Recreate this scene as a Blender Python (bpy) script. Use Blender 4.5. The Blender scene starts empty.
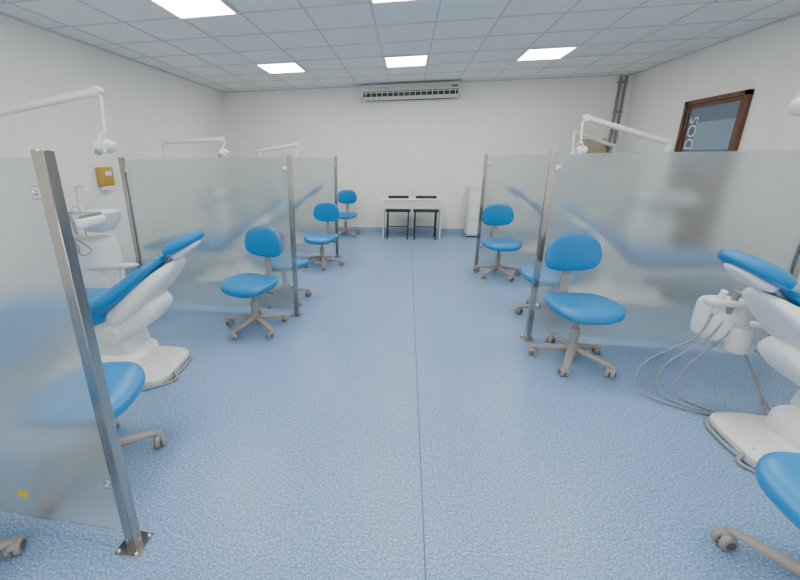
import bpy, bmesh, math, random
from mathutils import Vector, Matrix
random.seed(7)
COL=bpy.context.scene.collection
# ------------------------------------------------------------ materials
def mat(name,col,rough=.5,metal=0.,noise=0,nscale=20,bump=0,coat=0,emit=0,spec=None):
    m=bpy.data.materials.new(name);m.use_nodes=True
    nt=m.node_tree;b=nt.nodes["Principled BSDF"]
    b.inputs["Base Color"].default_value=(*col,1);b.inputs["Roughness"].default_value=rough
    b.inputs["Metallic"].default_value=metal
    if spec is not None:b.inputs["Specular IOR Level"].default_value=spec
    if coat:b.inputs["Coat Weight"].default_value=coat
    if emit:
        b.inputs["Emission Color"].default_value=(1,.985,.955,1);b.inputs["Emission Strength"].default_value=emit
    if noise or bump:
        tc=nt.nodes.new("ShaderNodeTexCoord");n=nt.nodes.new("ShaderNodeTexNoise")
        n.inputs["Scale"].default_value=nscale;n.inputs["Detail"].default_value=4
        nt.links.new(tc.outputs["Object"],n.inputs["Vector"])
        if noise:
            r=nt.nodes.new("ShaderNodeValToRGB")
            r.color_ramp.elements[0].position=.3;r.color_ramp.elements[1].position=.7
            r.color_ramp.elements[0].color=(*[c*(1-noise) for c in col],1)
            r.color_ramp.elements[1].color=(*[min(1,c*(1+noise)) for c in col],1)
            nt.links.new(n.outputs["Fac"],r.inputs["Fac"]);nt.links.new(r.outputs["Color"],b.inputs["Base Color"])
        if bump:
            bp=nt.nodes.new("ShaderNodeBump");bp.inputs["Strength"].default_value=bump;bp.inputs["Distance"].default_value=.01
            nt.links.new(n.outputs["Fac"],bp.inputs["Height"]);nt.links.new(bp.outputs["Normal"],b.inputs["Normal"])
    return m
M_WALL=mat("wall_paint",(.86,.845,.78),.7,noise=.02,nscale=3,bump=.03)
M_CEIL=mat("ceiling_tile",(.87,.855,.83),.85,noise=.02,nscale=40)
M_GRID=mat("ceiling_tbar",(.62,.62,.62),.6)
M_BASE=mat("baseboard_vinyl",(.30,.42,.55),.5)
M_BLUE=mat("blue_vinyl",(.006,.21,.50),.36,bump=.03,nscale=90)
M_GREY=mat("taupe_plastic",(.31,.28,.255),.5,noise=.05,nscale=30)
M_DGREY=mat("dark_grey_plastic",(.11,.11,.115),.5)
M_WHITE=mat("white_enamel",(.82,.82,.80),.42,noise=.015,nscale=6)
M_PLATE=mat("scuffed_white_enamel",(.74,.72,.68),.45,noise=.10,nscale=14)
M_OFFW=mat("offwhite_plastic",(.70,.69,.65),.45,noise=.02,nscale=8)
M_BLACK=mat("black_metal",(.015,.015,.017),.45)
M_CHROME=mat("chrome",(.70,.70,.71),.15,metal=1)
M_HOSE=mat("hose_rubber",(.27,.28,.29),.5)
M_YEL=mat("ochre_plastic",(.50,.31,.05),.45)
M_TAN=mat("tan_box",(.42,.35,.24),.7)
M_WOOD=mat("door_wood",(.13,.05,.022),.4,noise=.35,nscale=9)
M_DGLASS=mat("door_glass",(.12,.17,.22),.12)
M_SIGN=mat("sign_panel",(.22,.30,.37),.4)
M_LIGHT=mat("led_diffuser",(.95,.95,.95),.6,emit=26)
M_STICK=mat("yellow_label",(.75,.62,.03),.5)
M_PIPE=mat("conduit_grey",(.22,.22,.22),.45)
def steel():
    m=mat("brushed_steel",(.43,.40,.37),.27,metal=1);nt=m.node_tree;b=nt.nodes["Principled BSDF"]
    tc=nt.nodes.new("ShaderNodeTexCoord");mp=nt.nodes.new("ShaderNodeMapping");mp.inputs["Scale"].default_value=(160,160,2.5)
    n=nt.nodes.new("ShaderNodeTexNoise");n.inputs["Scale"].default_value=1;n.inputs["Detail"].default_value=3
    r=nt.nodes.new("ShaderNodeMapRange");r.inputs["To Min"].default_value=.12;r.inputs["To Max"].default_value=.34
    nt.links.new(tc.outputs["Object"],mp.inputs["Vector"]);nt.links.new(mp.outputs[0],n.inputs["Vector"])
    nt.links.new(n.outputs["Fac"],r.inputs["Value"]);nt.links.new(r.outputs[0],b.inputs["Roughness"])
    return m
M_STEEL=steel()
def frosted():
    m=bpy.data.materials.new("frosted_glass");m.use_nodes=True;nt=m.node_tree;nt.nodes.clear()
    N=nt.nodes.new;o=N("ShaderNodeOutputMaterial")
    rf=N("ShaderNodeBsdfRefraction");rf.inputs["Roughness"].default_value=.29;rf.inputs["IOR"].default_value=1.2;rf.inputs["Color"].default_value=(.93,.955,.95,1)
    tr=N("ShaderNodeBsdfTranslucent");tr.inputs["Color"].default_value=(.74,.78,.77,1)
    df=N("ShaderNodeBsdfDiffuse");df.inputs["Color"].default_value=(.66,.69,.68,1)
    gl=N("ShaderNodeBsdfGlossy");gl.inputs["Roughness"].default_value=.35
    m1=N("ShaderNodeMixShader");m1.inputs[0].default_value=.6
    m2=N("ShaderNodeMixShader");m2.inputs[0].default_value=.23
    m3=N("ShaderNodeMixShader");m3.inputs[0].default_value=.02
    L=nt.links.new
    L(tr.outputs[0],m1.inputs[1]);L(df.outputs[0],m1.inputs[2])
    L(rf.outputs[0],m2.inputs[1]);L(m1.outputs[0],m2.inputs[2])
    L(m2.outputs[0],m3.inputs[1]);L(gl.outputs[0],m3.inputs[2]);L(m3.outputs[0],o.inputs[0])
    return m
M_FROST=frosted()
def floor_mat():
    m=bpy.data.materials.new("speckled_blue_vinyl");m.use_nodes=True;nt=m.node_tree;b=nt.nodes["Principled BSDF"]
    N=nt.nodes.new;L=nt.links.new
    tc=N("ShaderNodeTexCoord")
    n1=N("ShaderNodeTexNoise");n1.inputs["Scale"].default_value=110;n1.inputs["Detail"].default_value=4;n1.inputs["Roughness"].default_value=.75
    r1=N("ShaderNodeValToRGB");e=r1.color_ramp.elements
    e[0].position=.37;e[0].color=(.065,.145,.32,1);e[1].position=.65;e[1].color=(.58,.67,.73,1)
    k=e.new(.46);k.color=(.15,.275,.455,1);k=e.new(.55);k.color=(.225,.36,.53,1)
    n2=N("ShaderNodeTexNoise");n2.inputs["Scale"].default_value=1.2;n2.inputs["Detail"].default_value=3
    mr=N("ShaderNodeMapRange");mr.inputs["To Min"].default_value=.9;mr.inputs["To Max"].default_value=1.1
    mx=N("ShaderNodeVectorMath");mx.operation='SCALE'
    L(tc.outputs["Object"],n1.inputs["Vector"]);L(tc.outputs["Object"],n2.inputs["Vector"])
    L(n1.outputs["Fac"],r1.inputs["Fac"]);L(n2.outputs["Fac"],mr.inputs["Value"])
    L(r1.outputs["Color"],mx.inputs[0]);L(mr.outputs[0],mx.inputs["Scale"]);L(mx.outputs[0],b.inputs["Base Color"])
    b.inputs["Roughness"].default_value=.38
    return m
M_FLOOR=floor_mat()
# ------------------------------------------------------------ helpers
def link(name,me,m,parent=None,loc=(0,0,0),rot=(0,0,0),smooth=False):
    ob=bpy.data.objects.new(name,me);COL.objects.link(ob)
    if m:me.materials.append(m)
    ob.location=loc;ob.rotation_euler=rot
    if parent:ob.parent=parent
    if smooth:
        for p in me.polygons:p.use_smooth=True
    return ob
def empty(name,loc,rz=0,scale=(1,1,1)):
    e=bpy.data.objects.new(name,None);COL.objects.link(e);e.location=loc;e.rotation_euler=(0,0,rz);e.scale=scale;e.empty_display_size=.1
    return e
def box(name,size,loc,m,parent=None,rot=(0,0,0),bev=0.,seg=3):
    bm=bmesh.new();bmesh.ops.create_cube(bm,size=1)
    for v in bm.verts:v.co=Vector((v.co.x*size[0],v.co.y*size[1],v.co.z*size[2]))
    if bev>0:bmesh.ops.bevel(bm,geom=bm.edges[:],offset=bev,segments=seg,affect='EDGES',profile=.5)
    me=bpy.data.meshes.new(name);bm.to_mesh(me);bm.free()
    ob=link(name,me,m,parent,loc,rot)
    if bev>0:
        for p in me.polygons:p.use_smooth=True
        try:me.set_sharp_from_angle(angle=math.radians(40))
        except Exception:pass
    return ob
def boxes(name,lst,m,parent=None):
    bm=bmesh.new()
    for s,l in lst:
        r=bmesh.ops.create_cube(bm,size=1)
        for v in r["verts"]:v.co=Vector((v.co.x*s[0]+l[0],v.co.y*s[1]+l[1],v.co.z*s[2]+l[2]))
    me=bpy.data.meshes.new(name);bm.to_mesh(me);bm.free();return link(name,me,m,parent)
def rings_mesh(name,rings,m,parent,loc=(0,0,0),rot=(0,0,0),sub=0):
    bm=bmesh.new();R=[[bm.verts.new(v) for v in r] for r in rings];n=len(rings[0])
    for i in range(len(R)-1):
        for j in range(n):
            bm.faces.new((R[i][j],R[i][(j+1)%n],R[i+1][(j+1)%n],R[i+1][j]))
    bm.faces.new(R[0][::-1]);bm.faces.new(R[-1])
    bmesh.ops.recalc_face_normals(bm,faces=bm.faces[:])
    me=bpy.data.meshes.new(name);bm.to_mesh(me);bm.free()
    ob=link(name,me,m,parent,loc,rot,True)
    if sub:
        s=ob.modifiers.new("s","SUBSURF");s.levels=sub;s.render_levels=sub
    else:
        try:me.set_sharp_from_angle(angle=math.radians(50))
        except Exception:pass
    return ob
def lathe(name,prof,m,parent,loc=(0,0,0),rot=(0,0,0),n=24):
    rings=[[Vector((r*math.cos(2*math.pi*j/n),r*math.sin(2*math.pi*j/n),z)) for j in range(n)] for r,z in prof]
    return rings_mesh(name,rings,m,parent,loc,rot)
def tube(name,pts,r,m,parent,smooth=True,n=10,r2=None):
    P=[Vector(p) for p in pts]
    if smooth and len(P)>2:
        Q=[];E=[2*P[0]-P[1]]+P+[2*P[-1]-P[-2]]
        for i in range(1,len(E)-2):
            for k in range(7):
                t=k/7;a,b,c,d=E[i-1],E[i],E[i+1],E[i+2]
                Q.append(.5*((2*b)+(-a+c)*t+(2*a-5*b+4*c-d)*t*t+(-a+3*b-3*c+d)*t**3))
        Q.append(P[-1]);P=Q
    rings=[];up=None
    for i,p in enumerate(P):
        t=(P[min(i+1,len(P)-1)]-P[max(i-1,0)]).normalized()
        if up is None:up=t.orthogonal().normalized()
        up=(up-t*up.dot(t)).normalized();s=t.cross(up)
        rr=r if r2 is None else r+(r2-r)*i/(len(P)-1)
        rings.append([p+rr*(math.cos(2*math.pi*j/n)*up+math.sin(2*math.pi*j/n)*s) for j in range(n)])
    return rings_mesh(name,rings,m,parent)
def se(c,e):return math.copysign(abs(c)**e,c)
def cushion(name,a,b,c,m,parent,loc=(0,0,0),rot=(0,0,0),e1=.45,e2=.55,fn=None,nu=36,nv=14):
    rings=[]
    for i in range(nv+1):
        ph=-math.pi/2+math.pi*i/nv
        cp=max(se(math.cos(ph),e1),.02);sp=se(math.sin(ph),e1)
        ring=[]
        for j in range(nu):
            th=2*math.pi*j/nu
            v=Vector((a*cp*se(math.cos(th),e2),b*cp*se(math.sin(th),e2),c*sp))
            if fn:v=fn(v)
            ring.append(v)
        rings.append(ring)
    ob=rings_mesh(name,rings,m,parent,loc,rot)
    return ob
def sweep(name,st,m,parent,e=.5,n=16,sub=1,y0=0.):
    """stations (x,z,half_width_y,half_thickness)"""
    rings=[]
    for i,(x,z,hw,ht) in enumerate(st):
        a=st[max(i-1,0)];b=st[min(i+1,len(st)-1)]
        t=Vector((b[0]-a[0],0,b[1]-a[1])).normalized();nrm=Vector((-t.z,0,t.x))
        rings.append([Vector((x,y0,z))+Vector((0,1,0))*hw*se(math.cos(2*math.pi*j/n),e)+nrm*ht*se(math.sin(2*math.pi*j/n),e) for j in range(n)])
    return rings_mesh(name,rings,m,parent,sub=sub)
# ------------------------------------------------------------ room
XL,XR,YB,YN,ZC=-3.9,3.93,8.05,-2.6,2.93
boxes("floor",[((XR-XL+.4,YB-YN+.4,.1),((XL+XR)/2,(YB+YN)/2,-.05))],M_FLOOR)
boxes("ceiling",[((XR-XL+.4,YB-YN+.4,.1),((XL+XR)/2,(YB+YN)/2,ZC+.05))],M_CEIL)
boxes("wall_back",[((XR-XL+.4,.2,ZC),((XL+XR)/2,YB+.1,ZC/2))],M_WALL)
boxes("wall_left",[((.2,YB-YN,ZC),(XL-.1,(YB+YN)/2,ZC/2))],M_WALL)
boxes("wall_right",[((.2,YB-YN,ZC),(XR+.1,(YB+YN)/2,ZC/2))],M_WALL)
boxes("baseboard_back",[((XR-XL,.015,.09),((XL+XR)/2,YB-.0075,.045))],M_BASE)
boxes("baseboard_left",[((.015,YB-YN,.09),(XL+.0075,(YB+YN)/2,.045))],M_BASE)
boxes("baseboard_right",[((.015,5.36-YN,.09),(XR-.0075,(5.36+YN)/2,.045)),((.015,YB-6.5,.09),(XR-.0075,(YB+6.5)/2,.045))],M_BASE)
boxes("trim_1",[((.006,YB-YN,.001),(.125,(YB+YN)/2,.0005))],mat("floor_seam",(.08,.12,.19),.5))
T=.64;gx=[-2.31+T*k for k in range(-3,10)];gy=[5.89+T*k for k in range(-15,4)]
g=[((.018,YB-YN,.006),(x,(YB+YN)/2,ZC-.003)) for x in gx if XL<x<XR]+[((XR-XL,.018,.006),((XL+XR)/2,y,ZC-.0035)) for y in gy if YN<y<YB]
g+=[((XR-XL,.02,.02),((XL+XR)/2,YB-.01,ZC-.01)),((.02,YB-YN,.02),(XL+.01,(YB+YN)/2,ZC-.01)),((.02,YB-YN,.02),(XR-.01,(YB+YN)/2,ZC-.01))]
boxes("trim_2",g,M_GRID)
for y in (6.21,3.65,1.09,-1.47):
    for x in (-1.99,-.07,1.85):
        e=empty("ceiling_light_panel",(x,y,ZC))
        boxes("diffuser",[((.58,.58,.008),(0,0,-.012))],M_LIGHT,e)
        boxes("frame",[((.62,.02,.02),(0,-.30,-.01)),((.62,.02,.02),(0,.30,-.01)),((.02,.58,.02),(-.30,0,-.01)),((.02,.58,.02),(.30,0,-.01))],M_WHITE,e)
# ------------------------------------------------------------ stool
def stool(loc,face,spin=0.,h=.50):
    """face = angle (deg) of facing direction; local front is -Y"""
    e=empty("swivel_stool",(loc[0],loc[1],0),math.radians(face+90))
    s0=math.radians(spin)
    lathe("hub",[(.02,.06),(.046,.065),(.05,.125),(.040,.145),(.033,.155)],M_GREY,e)
    for k in range(5):
        a=s0+2*math.pi*k/5;d=Vector((math.cos(a),math.sin(a),0));s=Vector((-d.y,d.x,0));R=.285
        rings=[]
        for t,hw,zt,zb in ((.02,.034,.142,.080),(.12,.031,.126,.082),(.22,.027,.106,.076),(.275,.024,.094,.070),(.305,.016,.086,.072)):
            rings.append([d*t+s*hw*.7+Vector((0,0,zt)),d*t+s*hw+Vector((0,0,(zt+zb)/2)),d*t+s*hw*.8+Vector((0,0,zb)),d*t-s*hw*.8+Vector((0,0,zb)),d*t-s*hw+Vector((0,0,(zt+zb)/2)),d*t-s*hw*.7+Vector((0,0,zt))])
        rings_mesh("leg_%d"%(k+1),rings,M_GREY,e,sub=1)
        p=d*R
        ca=a+1.1+k*.9;cd=Vector((math.cos(ca),math.sin(ca),0));off=cd*.018
        rot=Matrix.Rotation(ca,4,'Z')@Matrix.Rotation(math.pi/2,4,'X')
        for q,sg in enumerate((-1,1)):
            ax=Vector((-cd.y,cd.x,0))*sg*.017
            lathe("caster_%d_%d"%(k+1,q+1),[(.006,-.012),(.029,-.012),(.034,-.007),(.034,.007),(.029,.012),(.006,.012)],M_GREY,e,loc=p+off+ax+Vector((0,0,.034)),rot=rot.to_euler(),n=18)
            lathe("caster_cap_%d_%d"%(k+1,q+1),[(.005,-.0135),(.020,-.0130),(.020,.0130),(.005,.0135)],M_DGREY,e,loc=p+off+ax+Vector((0,0,.034)),rot=rot.to_euler(),n=14)
        lathe("caster_hood_%d"%(k+1),[(.014,.036),(.027,.048),(.022,.066),(.011,.074),(.006,.086)],M_GREY,e,loc=p+off*.4,n=14)
    lathe("column",[(.031,.12),(.031,.27),(.028,.28),(.0155,.285),(.0155,h-.06)],M_GREY,e)
    box("seat_plate",(.17,.20,.022),(0,0,h-.075),M_DGREY,e,bev=.006)
    tube("lever",[(.05,-.01,h-.08),(.16,-.02,h-.085),(.255,-.03,h-.10)],.006,M_DGREY,e)
    def fs(v):
        v=v.copy()
        f=max(0,-v.y-.08);v.z-=f*f*1.3
        v.z+=.25*v.x*v.x
        v.x*=1-.12*max(0,v.y)/.2
        return v
    cushion("seat",.245,.228,.038,M_BLUE,e,(0,-.02,h-.038),e1=.5,e2=.62,fn=fs)
    cushion("seat_shell",.23,.213,.018,M_DGREY,e,(0,-.02,h-.066),e1=.6,e2=.62,fn=fs)
    pts=[(0,.06,h-.075),(0,.16,h-.078),(0,.24,h-.05),(0,.262,h+.04),(0,.255,h+.20),(0,.245,h+.33)]
    rr=[]
    P=[Vector(p) for p in pts]
    for i,p in enumerate(P):
        t=(P[min(i+1,5)]-P[max(i-1,0)]).normalized();nn=Vector((1,0,0)).cross(t)
        rr.append([p+Vector((.03,0,0))+nn*.006,p+Vector((-.03,0,0))+nn*.006,p+Vector((-.03,0,0))-nn*.006,p+Vector((.03,0,0))-nn*.006])
    rings_mesh("back_bar",rr,M_GREY,e)
    def fb(v):
        v=v.copy()
        w=1-.10*(v.y/.14) if v.y>0 else 1+.02
        x=v.x*w
        return Vector((x,-(v.z)-.9*x*x,v.y))
    cushion("backrest",.208,.145,.028,M_BLUE,e,(0,.235,h+.305),e1=.55,e2=.66,fn=fb)
    cushion("backrest_shell",.198,.136,.014,M_GREY,e,(0,.260,h+.305),e1=.5,e2=.66,fn=fb)
    return e
stool((1.32,2.84),-84,20,.51)
stool((-1.38,3.06),-106,50,.49)
stool((-1.21,5.25),-100,10,.47)
stool((-1.22,7.55),-90,30,.47)
stool((1.25,5.08),-86,5,.48)
stool((1.45,3.74),-160,35,.46)
stool((-1.33,3.82),70,15,.46)
stool((-1.54,1.34),14,13,.49)
stool((1.51,1.13),178,-145,.49)
stool((-1.72,.66),-60,20,.48)
# ------------------------------------------------------------ partitions
def partition(x0,x1,y,zt=1.585,endpost=True):
    s=1 if x1>x0 else -1
    e=empty("frosted_glass_partition",(x0,y,0))
    def post(px,n):
        box("post_%d"%n,(.042,.042,zt),(px,0,zt/2),M_STEEL,e,bev=.002,seg=1)
        box("post_foot_%d"%n,(.105,.105,.007),(px,0,.0035),M_STEEL,e,bev=.001,seg=1)
        for i,(dx,dy) in enumerate(((-1,-1),(1,-1),(1,1),(-1,1))):
            lathe("foot_bolt_%d_%d"%(n,i+1),[(.006,.006),(.006,.012),(.003,.014)],M_CHROME,e,loc=(px+dx*.04,dy*.04,0),n=8)
    post(0,1)
    L=abs(x1-x0)
    if endpost:post(s*L,2)
    a=.024;b=L-.024
    box("glass_panel",(b-a,.008,zt-.02-.07),(s*(a+b)/2,0,(zt-.02+.07)/2+.0),M_FROST,e)
    for j,z in enumerate((.32,1.46)):
        for q,px in enumerate((s*.04,s*(L-.04))):
            box("clamp_%d_%d"%(j+1,q+1),(.055,.026,.042),(px,0,z),M_CHROME,e,bev=.004)
            lathe("clamp_screw_%d_%d"%(j+1,q+1),[(.009,0),(.009,.006),(.005,.009)],M_CHROME,e,loc=(px+s*.01,-.012,z),rot=(math.pi/2,0,0),n=10)
    return e
p=partition(-1.08,-2.86,1.0)
box("label",(.055,.001,.035),(-.49,-.0055,.195),M_STICK,p)
partition(-1.07,-2.79,3.40)
partition(-1.08,-2.80,5.78)
partition(1.10,2.90,3.17)
partition(1.04,2.85,5.42)
# ------------------------------------------------------------ dental chair
def dental(loc,mir=1,rz=0,suction=False,lo=0.,lz=0.,flat=0.,px=0.,ph=0.,bx=0.,by=0.):
    e=empty("dental_chair",(loc[0],loc[1],0),rz,(mir,1,1))
    cushion("base_plate",.46,.27,.03,M_PLATE,e,(.03+bx,-.05+by,.03),e1=.35,e2=.4)
    cushion("base_cover",.30,.19,.10,M_WHITE,e,(-.04+bx/2,-.02+by/2,.09),e1=.5,e2=.45)
    tube("base_trim",[(.47+bx,-.25+by,.012),(.51+bx,-.05+by,.012),(.47+bx,.15+by,.012),(.23+bx,.235+by,.012),(-.27+bx,.235+by,.012)],.012,M_HOSE,e)
    sweep("lift_column",[(.04,.08,.17,.18),(.02,.2,.17,.16),(-.02,.28,.17,.16),(-.05,.36,.17,.17)],M_WHITE,e,e=.4)
    sweep("under_body",[(.42,.58,.12,.03),(.36,.52,.17,.08),(.2,.41,.20,.11),(-.1,.345,.205,.10),(-.55,.37,.19,.06),(-.75,.40,.14,.03)],M_WHITE,e,e=.45,sub=2)
    lathe("hinge_drum",[(.03,-.225),(.065,-.222),(.075,-.20),(.075,.20),(.065,.222),(.03,.225)],M_OFFW,e,loc=(.10,0,.35),rot=(math.pi/2,0,0))
    sweep("seat_cushion",[(.13,.545,.16,.03),(.08,.52,.26,.07),(-.12,.48,.285,.10),(-.42,.48,.27,.09),(-.62,.515,.25,.06),(-.66,.52,.2,.03)],M_BLUE,e,e=.5,sub=2)
    sweep("leg_cushion",[(-.64,.53,.18,.03),(-.68,.53,.24,.05),(-.9,.50,.22,.045),(-1.15,.44,.19,.04),(-1.22,.42,.12,.02)],M_BLUE,e,e=.5,sub=2)
    sweep("leg_shell",[(-.6,.44,.16,.03),(-.9,.43,.17,.03),(-1.15,.375,.15,.025),(-1.2,.365,.08,.012)],M_WHITE,e,e=.5,sub=2)
    sweep("back_cushion",[(-.06,.53,.18,.03),(-.01,.54,.27,.07),(.14,.625,.29,.072),(.30,.745,.26,.052),(.44,.86,.20,.036),(.49,.90,.12,.02)],M_BLUE,e,e=.5,sub=2)
    sweep("back_shell",[(.06,.42,.16,.05),(.10,.45,.22,.07),(.20,.53,.235,.085),(.35,.665,.225,.075),(.50,.795,.18,.05),(.58,.865,.12,.02)],M_WHITE,e,e=.5,sub=2)
    tube("headrest_bar",[(.42,0,.82),(.52,0,.89),(.58,0,.95)],.018,M_CHROME,e)
    sweep("headrest",[(.50,.925,.07,.02),(.53,.94,.125,.042),(.62,.99,.14,.048),(.72,1.04,.125,.042),(.76,1.06,.07,.02)],M_BLUE,e,e=.55,sub=2)
    sweep("headrest_shell",[(.53,.89,.05,.02),(.60,.92,.09,.035),(.70,.985,.09,.03),(.74,1.005,.04,.01)],M_WHITE,e,e=.55,sub=2)
    tube("armrest_post",[(-.15,.27,.46),(-.15,.33,.6),(-.12,.33,.70)],.02,M_WHITE,e)
    sweep("armrest",[(-.42,.70,.02,.012),(-.38,.71,.035,.022),(-.1,.72,.035,.022),(.06,.73,.03,.018)],M_OFFW,e,e=.6,y0=.33)
    cushion("unit_body",.17,.15,.32,M_WHITE,e,(-.42,.47,.62),e1=.3,e2=.45)
    tube("unit_support",[(-.30,.1,.25),(-.38,.38,.28),(-.42,.46,.4)],.045,M_WHITE,e)
    lathe("cuspidor_bowl",[(.03,.93),(.10,.95),(.15,1.02),(.165,1.09),(.172,1.10),(.16,1.095),(.13,1.03),(.05,.985),(.01,.98)],M_WHITE,e,loc=(-.30,.45,.05),n=28)
    tube("cup_filler",[(-.42,.42,.95),(-.43,.42,1.3),(-.40,.42,1.36),(-.34,.42,1.34),(-.33,.42,1.29)],.007,M_CHROME,e)
    tube("bowl_rinse",[(-.48,.40,.95),(-.48,.40,1.17),(-.42,.41,1.20),(-.38,.42,1.16)],.006,M_CHROME,e)
    tube("tray_arm",[(-.48,.46,.95),(-.62,.40,1.02),(-.68,.15,1.06),(-.5,.12,1.08)],.018,M_WHITE,e)
    box("delivery_head",(.40,.26,.07),(-.30,.14,1.12),M_WHITE,e,bev=.02)
    boxes("steel_tray",[((.34,.22,.004),(-.30,.15,1.16)),((.34,.006,.02),(-.30,.26,1.168)),((.34,.006,.02),(-.30,.04,1.168)),((.006,.22,.02),(-.13,.15,1.168)),((.006,.22,.02),(-.47,.15,1.168))],M_CHROME,e)
    for i in range(4):
        x=-.16-.09*i
        tube("handpiece_%d"%(i+1),[(x,-.02,1.20),(x,.0,1.13),(x,.0,1.06)],.011,M_CHROME if i%2 else M_HOSE,e)
        tube("instrument_hose_%d"%(i+1),[(x,.0,1.07),(x+.01,-.03,.96),(x-.02,.05,.88),(x-.04,.16,.90),(-.45,.3,.98)],.005,M_HOSE,e,n=6)
    # lamp
    q=lo;w=lz;xp=-.92+px;zp=1.72+w+ph
    tube("lamp_pole",[(-.55,.50,.8),(xp+.08 if px<.2 else xp-.02,.50,.98),(xp,.48,1.2),(xp,.48,zp)],.022,M_WHITE,e)
    lathe("lamp_joint_1",[(.02,-.06),(.034,-.055),(.034,.055),(.02,.06)],M_OFFW,e,loc=(xp,.48,zp+.02))
    za=2.0+w-flat
    tube("lamp_arm",[(xp,.48,zp+.06),(q+.09,.30,za)],.030,M_WHITE,e,smooth=False)
    lathe("lamp_joint_2",[(.02,-.035),(.036,-.03),(.036,.03),(.02,.035)],M_OFFW,e,loc=(q+.10,.30,za),rot=(math.pi/2,0,0))
    tube("lamp_drop",[(q+.10,.30,za),(q+.13,.29,za-.05),(q+.13,.28,(za+1.74+w)/2),(q+.125,.27,1.74+w)],.013,M_WHITE,e)
    tube("lamp_yoke",[(q+.13,.18,1.66+w),(q+.13,.20,1.73+w),(q+.125,.27,1.75+w),(q+.12,.34,1.73+w),(q+.12,.36,1.66+w)],.009,M_WHITE,e)
    cushion("lamp_head",.055,.085,.05,M_WHITE,e,(q+.11,.27,1.66+w),(0,.5,0),e1=.8,e2=.7)
    lathe("lamp_lens",[(.01,0),(.05,.002),(.055,.012)],M_CHROME,e,loc=(q+.075,.27,1.63+w),rot=(0,-.9,0))
    tube("lamp_handle",[(q+.14,.19,1.64+w),(q+.18,.15,1.62+w),(q+.19,.12,1.61+w)],.009,M_OFFW,e)
    if suction:
        tube("suction_arm",[(-.1,.40,.46),(.12,.44,.50),(.32,.45,.52)],.025,M_WHITE,e)
        cushion("suction_body",.12,.095,.135,M_WHITE,e,(.42,.42,.55),e1=.4,e2=.55)
        lathe("suction_bottle",[(.03,-.06),(.055,-.05),(.06,.0),(.06,.09),(.05,.11)],M_OFFW,e,loc=(.36,.33,.43))
        box("suction_holder",(.24,.08,.045),(.46,.33,.69),M_OFFW,e,bev=.016)
        for i in range(3):
            x=.38+.07*i
            tube("suction_tip_%d"%(i+1),[(x,.30,.77),(x,.32,.70),(x,.335,.62)],.017,M_WHITE if i!=1 else M_HOSE,e)
            tube("suction_hose_%d"%(i+1),[(x,.335,.63),(x+.06,.33,.45),(x+.18+.05*i,.36,.22),(x+.22+.04*i,.32,.04),(x+.05,.18,.012),(.30-.05*i,.16,.012),(.24,.24,.16),(.30,.38,.40)],.0065,M_HOSE,e,n=8)
    tube("foot_hose",[(-.1+bx,-.2+by,.03),(.1+bx,-.36+by,.012),(.35+bx,-.34+by,.012),(.53+bx,-.2+by,.012),(.43+bx,-.12+by,.05)],.010,M_HOSE,e)
    return e
dental((-2.17,2.28),1,math.radians(6),lo=-.11,flat=-.03,px=-.16,ph=.13)
dental((-2.30,4.55),1,math.radians(3),lo=-.20,lz=-.02,flat=.17,px=-.12,ph=.04)
dental((-2.30,6.85),1,math.radians(3),lo=.13,lz=-.07,flat=.12,px=.35)
dental((2.38,2.06),-1,math.radians(-4),True,lo=.31,lz=.12,bx=.08,by=-.05)
dental((2.42,4.40),-1,math.radians(-3),lo=.42,lz=-.06,px=.50,ph=-.05)
dental((2.42,6.60),-1,math.radians(-3),lo=-.35,lz=-.1)
# ------------------------------------------------------------ air conditioner
e=empty("wall_air_conditioner",(0,YB,2.63))
pr=[(0,0),(-.16,0),(-.22,.02),(-.255,.075),(-.255,.22),(-.23,.27),(-.18,.29),(0,.29)]
rings_mesh("casing",[[Vector((x,y,z)) for y,z in pr] for x in (-.95,.95)],M_OFFW,e)
boxes("outlet_recess",[((1.78,.01,.10),(0,-.256,.095))],M_BLACK,e)
boxes("outlet_fins",[((.010,.016,.10),(-.84+.105*i,-.261,.095)) for i in range(17)]+[((1.78,.016,.012),(0,-.261,.12)),((1.80,.016,.008),(0,-.261,.147)),((1.80,.016,.008),(0,-.261,.043))],M_OFFW,e)
boxes("front_grille",[((1.6,.006,.005),(0,-.258,.17+.02*i)) for i in range(3)],M_GREY,e)
boxes("end_cap_lines",[((.006,.25,.27),(-.92,-.127,.146)),((.006,.25,.27),(.92,-.127,.146))],M_GREY,e)
boxes("bottom_vent",[((1.7,.10,.006),(0,-.10,-.002))],M_BLACK,e)
boxes("display",[((.10,.006,.03),(.83,-.258,.19))],M_DGREY,e)
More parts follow.
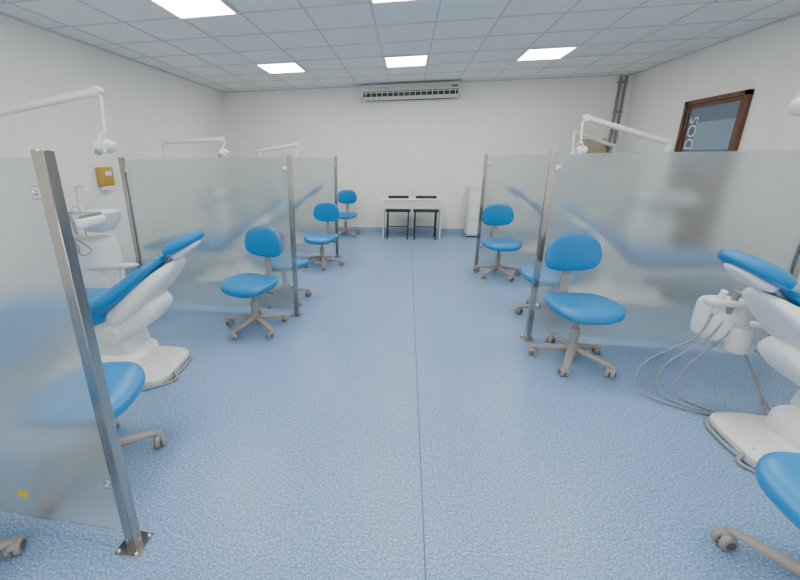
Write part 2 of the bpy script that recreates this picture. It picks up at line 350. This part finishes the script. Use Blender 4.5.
# ------------------------------------------------------------ table
e=empty("white_desk",(.12,7.50,0))
box("top",(1.16,.50,.025),(0,0,.775),M_WHITE,e,bev=.003,seg=1)
boxes("aprons",[((.54,.02,.16),(-.28,-.225,.68)),((.54,.02,.16),(.28,-.225,.68)),((1.12,.02,.16),(0,.22,.68))],M_OFFW,e)
boxes("side_panels",[((.02,.44,.76),(-.55,0,.38)),((.02,.44,.76),(.55,0,.38)),((.02,.44,.16),(0,0,.68))],M_WHITE,e)
boxes("drawer_gaps",[((.5,.003,.004),(-.28,-.236,.68)),((.5,.003,.004),(.28,-.236,.68)),((.006,.004,.16),(0,-.236,.68))],M_DGREY,e)
for i,x in enumerate((-.265,.265)):
    c=empty("black_stool",(.12+x,7.42,0))
    boxes("legs",[((.024,.024,.55),(sx*.20,sy*.15,.275)) for sx in(-1,1) for sy in(-1,1)]+[((.40,.02,.02),(0,.15,.2)),((.02,.3,.02),(-.20,0,.14)),((.02,.3,.02),(.20,0,.14))],M_BLACK,c)
    box("seat",(.48,.38,.05),(0,0,.565),M_BLACK,c,bev=.012)
    k=empty("black_tray",(.12+x,7.48,.788))
    box("tray_base",(.40,.22,.012),(0,0,.006),M_BLACK,k,bev=.004)
    boxes("tray_rim",[((.40,.012,.03),(0,-.105,.018)),((.40,.012,.03),(0,.105,.018)),((.012,.2,.03),(-.194,0,.018)),((.012,.2,.03),(.194,0,.018))],M_BLACK,k)
# ------------------------------------------------------------ door on the right wall
e=empty("door_1",(XR,5.92,0))
boxes("frame",[((.05,.055,2.26),(-.025,-.50,1.13)),((.05,.055,2.26),(-.025,.50,1.13)),((.05,1.055,.055),(-.025,0,2.233))],M_WOOD,e)
boxes("leaf",[((.035,.94,1.35),(-.018,0,.675)),((.035,.05,.85),(-.018,-.445,1.75)),((.035,.05,.85),(-.018,.445,1.75)),((.035,.94,.04),(-.018,0,2.18))],M_WOOD,e)
boxes("glass",[((.01,.84,.84),(-.012,0,1.75))],M_DGLASS,e)
boxes("sign",[((.006,.66,.36),(-.020,-.08,1.78))],M_SIGN,e)
tube("handle",[(-.035,-.38,1.05),(-.07,-.38,1.05),(-.07,-.27,1.05)],.009,M_CHROME,e)
cu=bpy.data.curves.new("lettering","FONT");cu.body="DOS";cu.size=.22;cu.extrude=.001;cu.materials.append(M_OFFW)
t=bpy.data.objects.new("lettering",cu);COL.objects.link(t);t.parent=e
t.matrix_local=Matrix.Translation((-.026,.22,1.60))@Matrix(((0,0,-1,0),(0,1,0,0),(1,0,0,0),(0,0,0,1)))
e=empty("conduit_pipes",(3.72,YB-.03,0))
for i,x in enumerate((0,.09)):
    tube("pipe_%d"%(i+1),[(x,0,.9),(x,0,ZC-.03)],.022,M_PIPE,e,smooth=False)
boxes("brackets",[((.17,.02,.03),(.045,.01,z)) for z in (1.1,1.7,2.3,2.8)],M_GREY,e)
e=empty("paper_towel_dispenser",(XL,4.36,1.22))
box("housing",(.10,.20,.24),(.05,0,.14),M_YEL,e,bev=.02)
box("window",(.01,.10,.05),(.102,0,.18),M_WHITE,e,bev=.003)
box("towel",(.07,.15,.05),(.055,0,.0),M_WHITE,e,bev=.004)
e=empty("wall_cabinet",(3.42,YB-.09,1.50))
box("body",(.36,.18,.34),(0,0,.17),M_TAN,e,bev=.01)
box("door_panel",(.32,.01,.30),(0,-.094,.17),M_TAN,e,bev=.004)
e=empty("side_cabinet",(1.36,7.80,0))
box("carcass",(.28,.40,.94),(0,0,.50),M_OFFW,e,bev=.006)
boxes("feet",[((.03,.03,.03),(a*.11,b*.16,.015)) for a in(-1,1) for b in(-1,1)],M_DGREY,e)
boxes("fronts",[((.24,.01,.26),(0,-.204,.20+.29*i)) for i in range(3)],M_WHITE,e)
# ------------------------------------------------------------ world + camera
w=bpy.data.worlds.new("w");bpy.context.scene.world=w;w.use_nodes=True
w.node_tree.nodes["Background"].inputs[0].default_value=(1,.98,.95,1);w.node_tree.nodes["Background"].inputs[1].default_value=1.3
f,cx,cy,p,yaw,roll=369.548,344.086,269.159,.29135,.166515,-.012773
fw=Vector((-math.sin(yaw)*math.cos(p),math.cos(yaw)*math.cos(p),-math.sin(p)))
r0=Vector((math.cos(yaw),math.sin(yaw),0));u0=r0.cross(fw)
r=math.cos(roll)*r0+math.sin(roll)*u0;u=-math.sin(roll)*r0+math.cos(roll)*u0
cam=bpy.data.cameras.new("camera");co=bpy.data.objects.new("camera",cam);COL.objects.link(co)
cam.sensor_width=36;cam.lens=f/800*36;cam.shift_x=(400-cx)/800;cam.shift_y=-(290-cy)/800;cam.clip_start=.02
mt=Matrix((( r.x,u.x,-fw.x,0),(r.y,u.y,-fw.y,0),(r.z,u.z,-fw.z,1.55),(0,0,0,1)))
co.matrix_world=mt
bpy.context.scene.camera=co
